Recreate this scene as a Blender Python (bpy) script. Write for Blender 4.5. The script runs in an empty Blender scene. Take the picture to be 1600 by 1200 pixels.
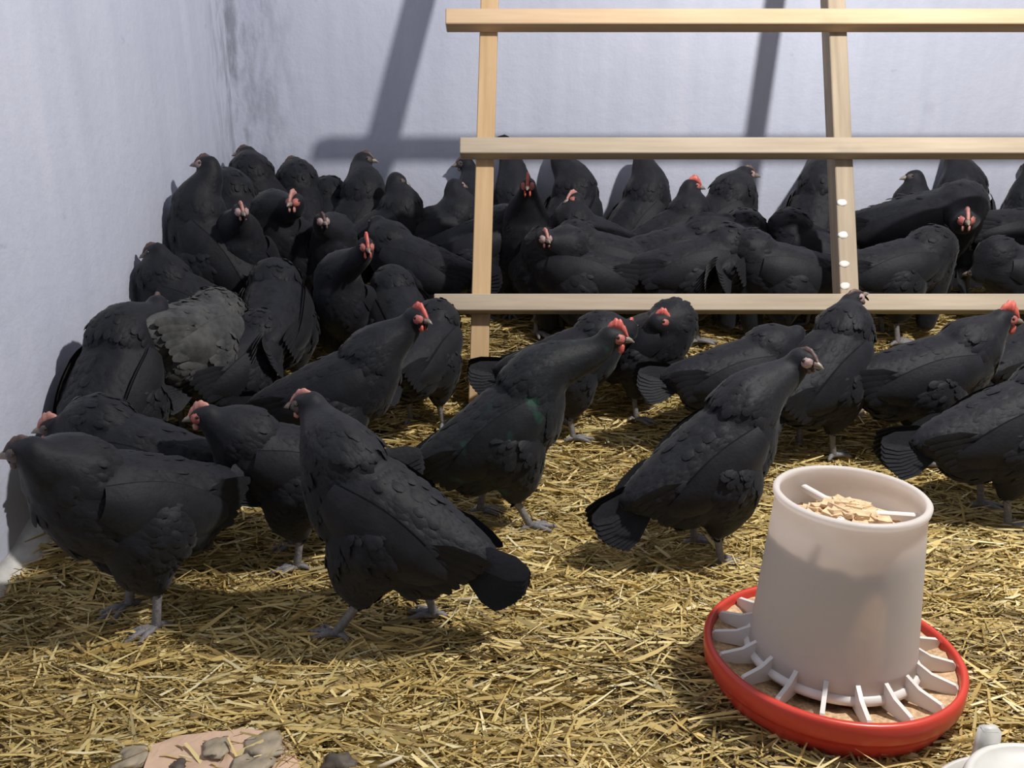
import bpy, bmesh, math, random
import numpy as np
from mathutils import Vector, Matrix, noise

random.seed(7)
rng = np.random.default_rng(7)
SC = bpy.context.scene
COL = SC.collection

# ------------------------------------------------------------------ camera
FOC, PITCH, CAMZ = 1350.0, math.radians(16.8), 0.9
cd = bpy.data.cameras.new('camera')
cd.sensor_width = 36.0
cd.lens = 36.0 * FOC / 1600.0
cd.clip_start = 0.05
cam = bpy.data.objects.new('camera', cd)
cam.location = (0, 0, CAMZ)
cam.rotation_euler = (math.pi / 2 - PITCH, 0, 0)
COL.objects.link(cam)
SC.camera = cam

# ------------------------------------------------------------------ world, lamp, exposure
w = bpy.data.worlds.new('world')
SC.world = w
w.use_nodes = True
bg = w.node_tree.nodes['Background']
bg.inputs[0].default_value = (0.93, 0.95, 1.0, 1)
bg.inputs[1].default_value = 0.2

ld = bpy.data.lights.new('ceiling_bulb_light', 'POINT')
ld.energy = 228
ld.color = (1.0, 0.965, 0.905)
ld.shadow_soft_size = 0.055
lo = bpy.data.objects.new('ceiling_bulb_light', ld)
lo.location = (1.3, 1.3, 2.32)
COL.objects.link(lo)

SC.view_settings.view_transform = 'Standard'
SC.view_settings.look = 'None'
SC.view_settings.gamma = 1.0
SC.view_settings.use_curve_mapping = False
SC.view_settings.exposure = 0.25


# ------------------------------------------------------------------ helpers
def at(px, py, Y):
    """world point at depth Y seen where the photograph shows (px, py)"""
    c, s = math.cos(PITCH), math.sin(PITCH)
    u = 600 - py
    d = Vector((px - 800, FOC * c + u * s, -FOC * s + u * c))
    return Vector((0, 0, CAMZ)) + d * (Y / d.y)


def ground(px, py, z=0.0):
    c, s = math.cos(PITCH), math.sin(PITCH)
    u = 600 - py
    d = Vector((px - 800, FOC * c + u * s, -FOC * s + u * c))
    return Vector((0, 0, CAMZ)) + d * ((z - CAMZ) / d.z)


def sst(a, b, x):
    t = np.clip((x - a) / (b - a), 0, 1)
    return t * t * (3 - 2 * t)


LEFT_X, BACK_Y = -1.03, 3.35


def litter(x, y):
    """height of the deep litter: it banks up towards the back wall and the corner"""
    h = 0.27 * sst(1.95, 3.1, y)
    h = h + 0.11 * np.exp(-((x + 1.0) / 0.38) ** 2) * sst(1.5, 2.0, y)
    return h


def link(o, parent=None):
    COL.objects.link(o)
    if parent is not None:
        o.parent = parent
    return o


def mesh_obj(name, verts, faces, mat, parent=None, smooth=True):
    me = bpy.data.meshes.new(name)
    me.from_pydata([tuple(v) for v in verts], [], [tuple(f) for f in faces])
    me.update()
    if smooth:
        me.polygons.foreach_set('use_smooth', [True] * len(me.polygons))
    if mat:
        me.materials.append(mat)
    return link(bpy.data.objects.new(name, me), parent)


def bm_obj(name, bm, mat, parent=None, smooth=True):
    me = bpy.data.meshes.new(name)
    bmesh.ops.recalc_face_normals(bm, faces=bm.faces)
    bm.to_mesh(me)
    bm.free()
    if smooth:
        me.polygons.foreach_set('use_smooth', [True] * len(me.polygons))
    if mat:
        me.materials.append(mat)
    return link(bpy.data.objects.new(name, me), parent)


def empty(name, loc, rz=0.0):
    o = bpy.data.objects.new(name, None)
    o.empty_display_size = 0.05
    o.location = loc
    o.rotation_euler = (0, 0, rz)
    return link(o)


def tag(o, label=None, cat=None, group=None, kind=None):
    if label: o['label'] = label
    if cat: o['category'] = cat
    if group: o['group'] = group
    if kind: o['kind'] = kind
    return o


# ------------------------------------------------------------------ materials
def new_mat(name):
    m = bpy.data.materials.new(name)
    m.use_nodes = True
    nt = m.node_tree
    return m, nt, nt.nodes['Principled BSDF']


def N(nt, kind, **kw):
    n = nt.nodes.new(kind)
    for k, v in kw.items():
        if hasattr(n, k):
            setattr(n, k, v)
    return n


def ramp(nt, fac, stops):
    r = nt.nodes.new('ShaderNodeValToRGB')
    cr = r.color_ramp
    while len(cr.elements) < len(stops):
        cr.elements.new(0.5)
    for e, (p, c) in zip(cr.elements, stops):
        e.position = p
        e.color = (*c, 1) if len(c) == 3 else c
    nt.links.new(fac, r.inputs[0])
    return r.outputs[0]


def noise_tex(nt, scale, detail=4, rough=0.55, vec=None, mapping=None, coord='Object'):
    tc = nt.nodes.new('ShaderNodeTexCoord')
    src = tc.outputs[coord]
    if mapping:
        mp = nt.nodes.new('ShaderNodeMapping')
        mp.inputs['Scale'].default_value = mapping
        nt.links.new(src, mp.inputs[0])
        src = mp.outputs[0]
    n = nt.nodes.new('ShaderNodeTexNoise')
    n.inputs['Scale'].default_value = scale
    n.inputs['Detail'].default_value = detail
    n.inputs['Roughness'].default_value = rough
    nt.links.new(src, n.inputs['Vector'])
    return n.outputs['Fac']


def mixc(nt, fac, a, b, mode='MIX'):
    m = nt.nodes.new('ShaderNodeMix')
    m.data_type = 'RGBA'
    m.blend_type = mode
    if isinstance(fac, float):
        m.inputs[0].default_value = fac
    else:
        nt.links.new(fac, m.inputs[0])
    for sock, v in ((m.inputs[6], a), (m.inputs[7], b)):
        if isinstance(v, tuple):
            sock.default_value = (*v, 1)
        else:
            nt.links.new(v, sock)
    return m.outputs[2]


def bump(nt, b, height, strength, dist=0.01):
    n = nt.nodes.new('ShaderNodeBump')
    n.inputs['Strength'].default_value = strength
    n.inputs['Distance'].default_value = dist
    nt.links.new(height, n.inputs['Height'])
    nt.links.new(n.outputs[0], b.inputs['Normal'])


def simple(name, col, rough=0.5, var=0.12, scale=30, spec=0.5, bmp=0.0):
    m, nt, b = new_mat(name)
    f = noise_tex(nt, scale)
    lo_ = tuple(c * (1 - var) for c in col)
    hi = tuple(min(1, c * (1 + var)) for c in col)
    nt.links.new(ramp(nt, f, [(0.3, lo_), (0.7, hi)]), b.inputs['Base Color'])
    b.inputs['Roughness'].default_value = rough
    b.inputs['Specular IOR Level'].default_value = spec
    if bmp:
        bump(nt, b, f, bmp, 0.004)
    return m


def wall_material(name, streak_x=None):
    """bluish whitewash with faint brush streaks, and dirt runs where the two walls meet"""
    m, nt, b = new_mat(name)
    streak = noise_tex(nt, 3.0, 5, 0.6, mapping=(4, 4, 0.35))
    blot = noise_tex(nt, 2.2, 6, 0.6)
    c = ramp(nt, streak, [(0.3, (0.49, 0.52, 0.64)), (0.6, (0.555, 0.58, 0.705)), (0.8, (0.585, 0.605, 0.715))])
    c = mixc(nt, 0.25, c, ramp(nt, blot, [(0.35, (0.45, 0.475, 0.59)), (0.65, (0.60, 0.62, 0.72))]))
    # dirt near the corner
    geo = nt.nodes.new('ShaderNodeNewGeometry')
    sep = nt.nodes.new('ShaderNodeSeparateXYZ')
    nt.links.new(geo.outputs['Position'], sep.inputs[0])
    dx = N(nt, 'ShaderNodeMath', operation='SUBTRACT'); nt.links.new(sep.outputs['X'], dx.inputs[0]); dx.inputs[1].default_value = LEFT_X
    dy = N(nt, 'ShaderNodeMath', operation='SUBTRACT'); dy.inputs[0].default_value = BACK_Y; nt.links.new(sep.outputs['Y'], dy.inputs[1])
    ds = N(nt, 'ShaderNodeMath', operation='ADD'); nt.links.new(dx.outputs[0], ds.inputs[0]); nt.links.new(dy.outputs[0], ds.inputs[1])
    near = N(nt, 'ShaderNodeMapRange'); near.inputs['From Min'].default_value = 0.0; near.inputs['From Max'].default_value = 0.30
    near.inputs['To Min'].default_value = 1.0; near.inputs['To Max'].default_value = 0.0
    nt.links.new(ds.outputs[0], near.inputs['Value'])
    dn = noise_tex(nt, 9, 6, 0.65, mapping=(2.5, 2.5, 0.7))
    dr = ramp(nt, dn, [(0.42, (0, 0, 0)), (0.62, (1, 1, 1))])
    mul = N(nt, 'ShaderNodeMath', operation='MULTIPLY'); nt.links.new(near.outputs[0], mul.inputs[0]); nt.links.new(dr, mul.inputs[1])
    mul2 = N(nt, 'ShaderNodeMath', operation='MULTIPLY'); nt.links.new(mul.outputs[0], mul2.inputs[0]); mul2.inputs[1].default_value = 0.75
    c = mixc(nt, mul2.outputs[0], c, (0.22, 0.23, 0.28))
    # a few small scuffs
    sc_ = ramp(nt, noise_tex(nt, 14, 3, 0.5, mapping=(1, 1, 1.6)), [(0.70, (0, 0, 0)), (0.78, (1, 1, 1))])
    sm = N(nt, 'ShaderNodeMath', operation='MULTIPLY'); nt.links.new(sc_, sm.inputs[0]); sm.inputs[1].default_value = 0.3
    c = mixc(nt, sm.outputs[0], c, (0.30, 0.31, 0.37))
    nt.links.new(c, b.inputs['Base Color'])
    b.inputs['Roughness'].default_value = 0.85
    b.inputs['Specular IOR Level'].default_value = 0.2
    bump(nt, b, noise_tex(nt, 22, 6, 0.65), 0.35, 0.01)
    return m


def wood_material(name, a, c, axis):
    m, nt, b = new_mat(name)
    sc_ = [22, 22, 22]
    sc_[axis] = 1.4
    g = noise_tex(nt, 1.6, 6, 0.6, mapping=tuple(sc_))
    k = noise_tex(nt, 1.3, 3, 0.5, mapping=(3, 3, 3))
    col = ramp(nt, g, [(0.3, a), (0.7, c)])
    col = mixc(nt, ramp(nt, k, [(0.62, (0, 0, 0)), (0.75, (0.6, 0.6, 0.6))]), col, tuple(v * 0.62 for v in a))
    nt.links.new(col, b.inputs['Base Color'])
    b.inputs['Roughness'].default_value = 0.7
    b.inputs['Specular IOR Level'].default_value = 0.25
    bump(nt, b, g, 0.25, 0.002)
    return m


def plumage_material(name, lo_, hi, green=0.0):
    m, nt, b = new_mat(name)
    f = noise_tex(nt, 26, 4, 0.6)
    c = ramp(nt, f, [(0.32, lo_), (0.7, hi)])
    if green:
        g = ramp(nt, noise_tex(nt, 17, 2, 0.5), [(0.62, (0, 0, 0)), (0.72, (green, green, green))])
        c = mixc(nt, g, c, (0.012, 0.055, 0.038))  # iridescent green glints, painted into the base colour as random spots
    nt.links.new(c, b.inputs['Base Color'])
    b.inputs['Roughness'].default_value = 0.62
    b.inputs['Specular IOR Level'].default_value = 0.24
    b.inputs['Sheen Weight'].default_value = 0.07
    b.inputs['Sheen Roughness'].default_value = 0.5
    bump(nt, b, noise_tex(nt, 120, 3, 0.6), 0.3, 0.003)
    return m


M = {}
M['wall'] = wall_material('whitewash')
M['rung'] = wood_material('weathered_pine_rung', (0.37, 0.30, 0.225), (0.52, 0.435, 0.335), 2)
M['rung_fresh'] = wood_material('fresh_pine_rung', (0.55, 0.38, 0.24), (0.68, 0.50, 0.33), 2)
M['upright'] = wood_material('pine_upright', (0.48, 0.32, 0.17), (0.62, 0.43, 0.25), 2)
M['upright_old'] = wood_material('dirty_pine_upright', (0.30, 0.24, 0.175), (0.46, 0.375, 0.28), 2)
M['plume'] = plumage_material('black_plumage', (0.0052, 0.0058, 0.0092), (0.0112, 0.0124, 0.0182))
M['plume_green_glint'] = plumage_material('black_plumage_painted_green_glints', (0.0052, 0.006, 0.0086), (0.0112, 0.0132, 0.0170), 0.8)
M['plume_grey'] = plumage_material('grey_fluff_plumage', (0.030, 0.031, 0.034), (0.085, 0.085, 0.085))
M['comb'] = simple('red_comb', (0.60, 0.13, 0.105), 0.45, 0.25, 90, 0.5, 0.2)
M['comb_dark'] = simple('dusky_comb', (0.10, 0.062, 0.058), 0.5, 0.3, 90)
M['comb_pale'] = simple('pale_pink_comb', (0.48, 0.22, 0.19), 0.5, 0.2, 90)
M['face'] = simple('red_face_skin', (0.42, 0.13, 0.115), 0.55, 0.3, 120, 0.4, 0.2)
M['face_dark'] = simple('dusky_face_skin', (0.085, 0.065, 0.065), 0.55, 0.3, 120, 0.4, 0.2)
M['face_pale'] = simple('pale_face_skin', (0.36, 0.25, 0.25), 0.55, 0.3, 120, 0.4, 0.2)
M['beak'] = simple('horn_beak', (0.23, 0.19, 0.16), 0.4, 0.3, 80)
M['eye'] = simple('dark_eye', (0.02, 0.012, 0.008), 0.1, 0.1, 50, 0.8)
M['shank'] = simple('grey_scaly_shank', (0.21, 0.20, 0.21), 0.55, 0.25, 160, 0.4, 0.5)
M['red_plastic'] = simple('red_plastic', (0.62, 0.058, 0.036), 0.32, 0.06, 12, 0.5)
M['white_plastic'] = simple('white_plastic', (0.74, 0.70, 0.68), 0.4, 0.05, 14, 0.5)
M['drinker'] = simple('grey_white_plastic', (0.66, 0.65, 0.62), 0.4, 0.08, 18, 0.5)
M['paper'] = simple('peach_cardboard', (0.62, 0.43, 0.31), 0.8, 0.12, 25, 0.2, 0.3)
M['dropping'] = simple('grey_dropping', (0.33, 0.275, 0.20), 0.6, 0.35, 40, 0.4, 0.4)
M['dropping_dark'] = simple('dark_dropping', (0.10, 0.08, 0.065), 0.6, 0.35, 40, 0.4, 0.4)
M['lime'] = simple('lime_wash', (0.72, 0.70, 0.67), 0.85, 0.18, 25, 0.2, 0.5)
M['feed'] = simple('crumbled_feed', (0.58, 0.40, 0.24), 0.85, 0.35, 140, 0.2, 0.8)
M['flake'] = simple('feed_flake', (0.68, 0.49, 0.31), 0.8, 0.25, 60, 0.2, 0.3)
M['twig'] = simple('pale_stalk', (0.75, 0.66, 0.47), 0.6, 0.15, 40, 0.3)

# frosted, light-passing tube of the feeder
m, nt, b = new_mat('frosted_plastic')
b.inputs['Base Color'].default_value = (0.90, 0.875, 0.865, 1)
b.inputs['Roughness'].default_value = 0.45
tr = nt.nodes.new('ShaderNodeBsdfTranslucent'); tr.inputs[0].default_value = (0.92, 0.87, 0.84, 1)
mx = nt.nodes.new('ShaderNodeMixShader'); mx.inputs[0].default_value = 0.55
nt.links.new(b.outputs[0], mx.inputs[1]); nt.links.new(tr.outputs[0], mx.inputs[2])
nt.links.new(mx.outputs[0], nt.nodes['Material Output'].inputs[0])
M['frosted'] = m

# litter floor below the strands
m, nt, b = new_mat('litter_bed')
f1 = noise_tex(nt, 60, 6, 0.65, mapping=(0.5, 1, 1))
f2 = noise_tex(nt, 3.2, 4, 0.55)
c = ramp(nt, f1, [(0.3, (0.13, 0.09, 0.04)), (0.55, (0.33, 0.235, 0.11)), (0.75, (0.5, 0.38, 0.19))])
c = mixc(nt, ramp(nt, f2, [(0.45, (0, 0, 0)), (0.75, (0.7, 0.7, 0.7))]), c, (0.10, 0.07, 0.04))
nt.links.new(c, b.inputs['Base Color'])
b.inputs['Roughness'].default_value = 0.9
b.inputs['Specular IOR Level'].default_value = 0.1
bump(nt, b, f1, 0.8, 0.012)
M['bed'] = m

# straw strands coloured by a per-strand attribute
m, nt, b = new_mat('straw')
at_ = nt.nodes.new('ShaderNodeAttribute'); at_.attribute_name = 'tint'
nt.links.new(at_.outputs['Color'], b.inputs['Base Color'])
b.inputs['Roughness'].default_value = 0.55
b.inputs['Specular IOR Level'].default_value = 0.3
M['straw'] = m


# ------------------------------------------------------------------ structure
def slab(name, lo_, hi, mat, cuts=0):
    bm = bmesh.new()
    bmesh.ops.create_cube(bm, size=1)
    for v in bm.verts:
        v.co = Vector([(lo_[i] + hi[i]) / 2 + v.co[i] * (hi[i] - lo_[i]) for i in range(3)])
    return tag(bm_obj(name, bm, mat, None, False), kind='structure')


slab('wall_left', (LEFT_X - 0.15, -0.4, -0.2), (LEFT_X, BACK_Y + 0.15, 2.9), M['wall'])
slab('wall_back', (LEFT_X, BACK_Y, -0.2), (3.2, BACK_Y + 0.15, 2.9), M['wall'])


def bed_height(x, y):
    lump = noise.noise(Vector((x * 4.0, y * 5.0, 3.1))) * 0.016 + noise.noise(Vector((x * 13, y * 15, 9.7))) * 0.007
    return float(litter(np.float64(x), np.float64(y))) + lump


xs = np.linspace(LEFT_X, 2.6, 122)
ys = np.linspace(0.3, BACK_Y, 104)
fv = [(x, y, bed_height(x, y) - 0.012) for y in ys for x in xs]
nx = len(xs)
ff = [(j * nx + i, j * nx + i + 1, (j + 1) * nx + i + 1, (j + 1) * nx + i) for j in range(len(ys) - 1) for i in range(nx - 1)]
tag(mesh_obj('floor', fv, ff, M['bed']), kind='structure')

# rough whitewashed mortar lip along the foot of the left wall
bm = bmesh.new()
ring_prev = None
for k in range(61):
    y = 0.6 + k * (BACK_Y - 0.6) / 60
    n1 = noise.noise(Vector((y * 9, 1.3, 0)))
    n2 = noise.noise(Vector((y * 7, 7.3, 0)))
    wd, ht = 0.05 + 0.022 * n1, 0.052 + 0.014 * n2
    zb = float(litter(np.float64(LEFT_X), np.float64(y))) - 0.03
    pr = [(LEFT_X + 0.0, zb), (LEFT_X + wd, zb), (LEFT_X + wd * 0.95, zb + ht * 0.75), (LEFT_X + wd * 0.55, zb + ht), (LEFT_X, zb + ht * 1.5)]
    ring = [bm.verts.new((x, y, z)) for x, z in pr]
    if ring_prev:
        for i in range(5):
            bm.faces.new((ring_prev[i], ring_prev[(i + 1) % 5], ring[(i + 1) % 5], ring[i]))
    else:
        bm.faces.new(ring)
    ring_prev = ring
bm.faces.new(ring_prev)
tag(bm_obj('baseboard_left', bm, M['lime']), kind='structure')


# ------------------------------------------------------------------ straw
def straw_field(n):
    # nearer ground gets more strands
    x = rng.uniform(LEFT_X + 0.02, 2.3, n * 3)
    y = 0.72 + (BACK_Y - 0.74) * rng.random(n * 3) ** 1.25
    keep = np.abs(x) < 0.62 * y + 0.6
    x, y = x[keep][:n], y[keep][:n]
    n = len(x)
    z0 = np.array([bed_height(a, c) for a, c in zip(x, y)])
    ang = rng.normal(0.0, 0.62, n) + np.where(rng.random(n) < 0.18, rng.uniform(-1.57, 1.57, n), 0)
    L = rng.gamma(3.0, 0.022, n).clip(0.018, 0.19)
    W = rng.uniform(0.0011, 0.0028, n) * (1 + (rng.random(n) < 0.08) * 0.9)
    tilt = rng.normal(0, 0.13, n)
    bend = rng.normal(0, 0.10, n)
    lift = rng.random(n) ** 1.6 * 0.019
    dirx, diry = np.cos(ang), np.sin(ang)
    ts = np.array([-0.5, -0.17, 0.17, 0.5])
    wprof = np.array([0.55, 1.0, 1.0, 0.45])
    roll = rng.normal(0, 0.7, n)
    V = np.zeros((n, 4, 2, 3))
    for k, t in enumerate(ts):
        along = t * L
        lat = bend * L * (t * t - 0.1)
        cx = x + dirx * along - diry * lat
        cy = y + diry * along + dirx * lat
        cz = z0 + lift + np.tan(tilt) * along + 0.25 * bend * L * (t * t)
        for s in (0, 1):
            sg = (s - 0.5) * 2 * W * wprof[k]
            V[:, k, s, 0] = cx - diry * sg * np.cos(roll)
            V[:, k, s, 1] = cy + dirx * sg * np.cos(roll)
            V[:, k, s, 2] = np.maximum(cz + sg * np.sin(roll), z0 - 0.02)
    V[..., 0] = V[..., 0].clip(LEFT_X + 0.004, None)
    V[..., 1] = V[..., 1].clip(None, BACK_Y - 0.004)
    base = (np.arange(n) * 8)[:, None, None]
    q = np.array([[0, 1, 3, 2], [2, 3, 5, 4], [4, 5, 7, 6]])[None]
    F = (base + q).reshape(-1, 4)
    pal = np.array([[0.62, 0.47, 0.20], [0.50, 0.36, 0.135], [0.68, 0.55, 0.28], [0.38, 0.27, 0.10], [0.24, 0.165, 0.07], [0.74, 0.65, 0.42], [0.44, 0.36, 0.15]])
    pi = rng.choice(len(pal), n, p=[0.23, 0.20, 0.16, 0.15, 0.11, 0.06, 0.09])
    col = pal[pi] * np.array([1.10, 1.10, 1.03]) * rng.uniform(0.75, 1.12, (n, 1))
    # soiled patches where the birds stand
    dirt = np.array([noise.noise(Vector((a * 2.3 + 5, c * 2.6, 1.7))) for a, c in zip(x, y)])
    k = (np.clip(dirt * 1.5 - 0.05, 0, 0.55) * (lift < 0.013))[:, None]
    col = col * (1 - k) + np.array([0.13, 0.09, 0.05]) * k
    me = bpy.data.meshes.new('straw_litter')
    me.vertices.add(n * 8)
    me.vertices.foreach_set('co', V.reshape(-1))
    me.loops.add(n * 12)
    me.loops.foreach_set('vertex_index', F.reshape(-1).astype(np.int32))
    me.polygons.add(n * 3)
    me.polygons.foreach_set('loop_start', (np.arange(n * 3) * 4).astype(np.int32))
    me.update(calc_edges=True)
    ca = me.attributes.new('tint', 'FLOAT_COLOR', 'POINT')
    cc = np.ones((n, 8, 4)); cc[..., :3] = col[:, None, :]
    ca.data.foreach_set('color', cc.reshape(-1))
    me.materials.append(M['straw'])
    o = link(bpy.data.objects.new('straw_litter', me))
    tag(o, 'loose golden straw spread over the whole coop floor', 'straw', kind='stuff')


straw_field(170000)


# ------------------------------------------------------------------ roost ladder
def beam(name, p0, p1, wx, wy, mat, parent, side):
    """a sawn timber from p0 to p1; wx along side, wy across it; edges broken"""
    d = (p1 - p0).normalized()
    s = side.normalized()
    t = d.cross(s).normalized()
    bm = bmesh.new()
    bmesh.ops.create_cube(bm, size=1)
    L = (p1 - p0).length
    for v in bm.verts:
        v.co = Vector((v.co.x * wx, v.co.y * wy, v.co.z * L))
    bmesh.ops.bevel(bm, geom=bm.edges[:], offset=0.0025, segments=1, affect='EDGES')
    o = bm_obj(name, bm, mat, parent, False)
    R = Matrix((s, t, d)).transposed().to_4x4()
    R.translation = (p0 + p1) / 2
    o.matrix_local = Matrix.Translation(-Vector(parent.location)) @ R
    return o


LEAN = 0.455
FOOT_Y = 2.34
ladder = empty('roost_ladder', (0, FOOT_Y, 0))
tag(ladder, 'wooden perch ladder of pine bars leaning against the back wall', 'ladder')


def on_ladder(x, z, off=0.0):
    # off = distance in front of the uprights' middle
    n = Vector((0, -1, LEAN)).normalized()
    return Vector((x, FOOT_Y + LEAN * z, z)) + n * off


ztop = (BACK_Y - 0.05 - FOOT_Y) / LEAN


def plane_x(px, py):
    z = 0.5
    for _ in range(40):
        q = on_ladder(0, z)
        P = at(px, py, q.y)
        z += (P.z - q.z) * 0.7
    return P.x, z


ux = []
for pa, pb, mt in (((737, 580), (768, 0), 'upright'), ((1318, 455), (1302, 0), 'upright_old')):
    (xa, za), (xc, zc) = plane_x(*pa), plane_x(*pb)
    g = (xc - xa) / (zc - za)
    ux.append((xa - g * za, xa + g * (ztop - za), mt))
ux.append((2.2, 2.14, 'upright_old'))
for i, (xb, xt, mt) in enumerate(ux):
    u = beam('upright', on_ladder(xb, 0.0), on_ladder(xt, ztop), 0.054, 0.066, M[mt], ladder, Vector((1, 0, 0)))
    if i == 1:
        u['label'] = 'upright splashed with white droppings'
OFF = 0.059
for (px, py, mt) in ((697, 32, 'rung_fresh'), (719, 232, 'rung'), (679, 475, 'rung')):
    # solve height on the ladder plane for this row
    z = 0.5
    for _ in range(40):
        q = on_ladder(0, z, OFF)
        P = at(px, py, q.y)
        z += (P.z - q.z) * 0.7
    p0 = on_ladder(P.x, z, OFF)
    p1 = on_ladder(2.35, z, OFF)
    r = beam('rung', p0, p1, 0.049, 0.052, M[mt], ladder, Vector((0, LEAN, 1)))
    if mt == 'rung_fresh':
        r['label'] = 'cleaner paler top rung'
    # nail heads where the rung crosses each upright
    for xb, xt, _m in ux[:2]:
        xx = xb + (xt - xb) * z / ztop
        bmn = bmesh.new()
        bmesh.ops.create_cone(bmn, cap_ends=True, segments=8, radius1=0.005, radius2=0.004, depth=0.003)
        q = bm_obj('nail_head', bmn, M['dropping_dark'], r, False)
        nrm = Vector((0, -1, LEAN)).normalized()
        wm = Matrix.Translation(on_ladder(xx, z, OFF + 0.0265)) @ nrm.to_track_quat('Z', 'Y').to_matrix().to_4x4()
        q.matrix_local = (Matrix.Translation(Vector(ladder.location)) @ r.matrix_local).inverted() @ wm
# white dropping splashes on the second upright
for z in (0.43, 0.49, 0.57, 0.66):
    bm = bmesh.new()
    bmesh.ops.create_icosphere(bm, subdivisions=2, radius=1)
    for v in bm.verts:
        k = 1 + 0.25 * noise.noise(v.co * 2 + Vector((z * 50, 0, 0)))
        v.co = Vector((v.co.x * 0.016 * k, v.co.y * 0.004, v.co.z * 0.011 * k))
    xx = ux[1][0] + (ux[1][1] - ux[1][0]) * z / ztop
    o = bm_obj('dropping_splash', bm, M['lime'], ladder)
    o['label'] = 'white dried dropping'
    o.location = on_ladder(xx - 0.008, z, 0.033) - Vector(ladder.location)
    o.rotation_euler = (-math.atan(LEAN), 0, 0)


# ------------------------------------------------------------------ feeder
def lathe(name, prof, mat, parent, seg=72, closed=True):
    bm = bmesh.new()
    rings = []
    for r, z in prof:
        rings.append([bm.verts.new((r * math.cos(2 * math.pi * k / seg), r * math.sin(2 * math.pi * k / seg), z)) for k in range(seg)])
    m_ = len(rings)
    for i in range(m_ if closed else m_ - 1):
        a, c_ = rings[i], rings[(i + 1) % m_]
        for k in range(seg):
            bm.faces.new((a[k], a[(k + 1) % seg], c_[(k + 1) % seg], c_[k]))
    return bm_obj(name, bm, mat, parent)


FX, FY = 0.522, 1.232
FR, FT = 0.2015, 0.352
feeder = empty('poultry_feeder', (FX, FY, 0.0))
tag(feeder, 'white plastic tube feeder standing in a round red pan on the straw', 'feeder')
feeder.rotation_euler = (0, math.radians(0.5), 0)
rim = 0.082
lathe('pan', [(0.03, 0.004), (FR - 0.03, 0.004), (FR - 0.018, 0.008), (FR - 0.007, 0.036), (FR - 0.0065, 0.045), (FR - 0.001, 0.047), (FR + 0.001, 0.050), (FR + 0.002, rim - 0.004), (FR - 0.002, rim),
              (FR - 0.008, rim), (FR - 0.010, rim - 0.006), (FR - 0.013, 0.046), (FR - 0.022, 0.022), (0.03, 0.012)], M['red_plastic'], feeder)
# feed lying in the pan
fb = []
segs = 90
profs = [(0.10, 0.035), (0.125, 0.050), (0.15, 0.056), (0.17, 0.060), (FR - 0.0115, 0.066)]
for r, z in profs:
    for k in range(segs):
        a = 2 * math.pi * k / segs
        zz = z + 0.006 * noise.noise(Vector((math.cos(a) * r * 60, math.sin(a) * r * 60, 2)))
        fb.append((r * math.cos(a), r * math.sin(a), zz))
ffc = [(i * segs + k, i * segs + (k + 1) % segs, (i + 1) * segs + (k + 1) % segs, (i + 1) * segs + k) for i in range(4) for k in range(segs)]
pf = mesh_obj('pan_feed', fb, ffc, M['feed'], feeder)
pf['kind'] = 'stuff'
RT, RB = 0.1115, 0.131
zt0, zt1 = 0.070, FT
tprof = []
for k in range(9):
    t = k / 8
    tprof.append((RB + (RT - RB) * t, zt0 + (zt1 - 0.012 - zt0) * t))
tprof += [(RT + 0.004, zt1 - 0.010), (RT + 0.005, zt1 - 0.003), (RT + 0.002, zt1), (RT - 0.004, zt1), (RT - 0.006, zt1 - 0.004)]
for k in range(8, -1, -1):
    t = k / 8
    tprof.append((RB - 0.0035 + (RT - RB) * t, zt0 + (zt1 - 0.012 - zt0) * t))
lathe('tube', tprof, M['frosted'], feeder)
# base ring with the dividing fins
lathe('grille_ring', [(RB - 0.006, 0.066), (RB + 0.006, 0.066), (RB + 0.007, 0.072), (RB + 0.002, 0.079), (RB - 0.006, 0.079)], M['white_plastic'], feeder)
NF = 18
fin_bm = bmesh.new()
pts = [(RB - 0.004, 0.058), (FR - 0.014, 0.062), (FR - 0.0115, 0.074), (FR - 0.016, 0.080), (RB + 0.020, 0.086), (RB - 0.002, 0.098)]
th = 0.0034
va = [fin_bm.verts.new((r, -th, z)) for r, z in pts]
vb = [fin_bm.verts.new((r, th, z)) for r, z in pts]
fin_bm.faces.new(va); fin_bm.faces.new(vb[::-1])
for i in range(len(pts)):
    j = (i + 1) % len(pts)
    fin_bm.faces.new((va[i], vb[i], vb[j], va[j]))
fin0 = bm_obj('fin', fin_bm, M['white_plastic'], feeder, False)
for k in range(NF):
    o = fin0 if k == 0 else link(fin0.copy(), feeder)
    o.rotation_euler = (0, 0, 2 * math.pi * k / NF + 0.12)
# three spokes and a hub near the top, carrying the hanger
hub_z = FT - 0.034
for a in (math.radians(112), math.radians(232), math.radians(352)):
    bm = bmesh.new()
    bmesh.ops.create_cube(bm, size=1)
    for v in bm.verts:
        v.co = Vector(((v.co.x + 0.5) * (RT - 0.012) + 0.006, v.co.y * 0.011, v.co.z * 0.012))
    bmesh.ops.bevel(bm, geom=bm.edges[:], offset=0.002, segments=1, affect='EDGES')
    o = bm_obj('spoke', bm, M['white_plastic'], feeder, False)
    o.location = (0, 0, hub_z)
    o.rotation_euler = (0, 0, a)
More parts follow.
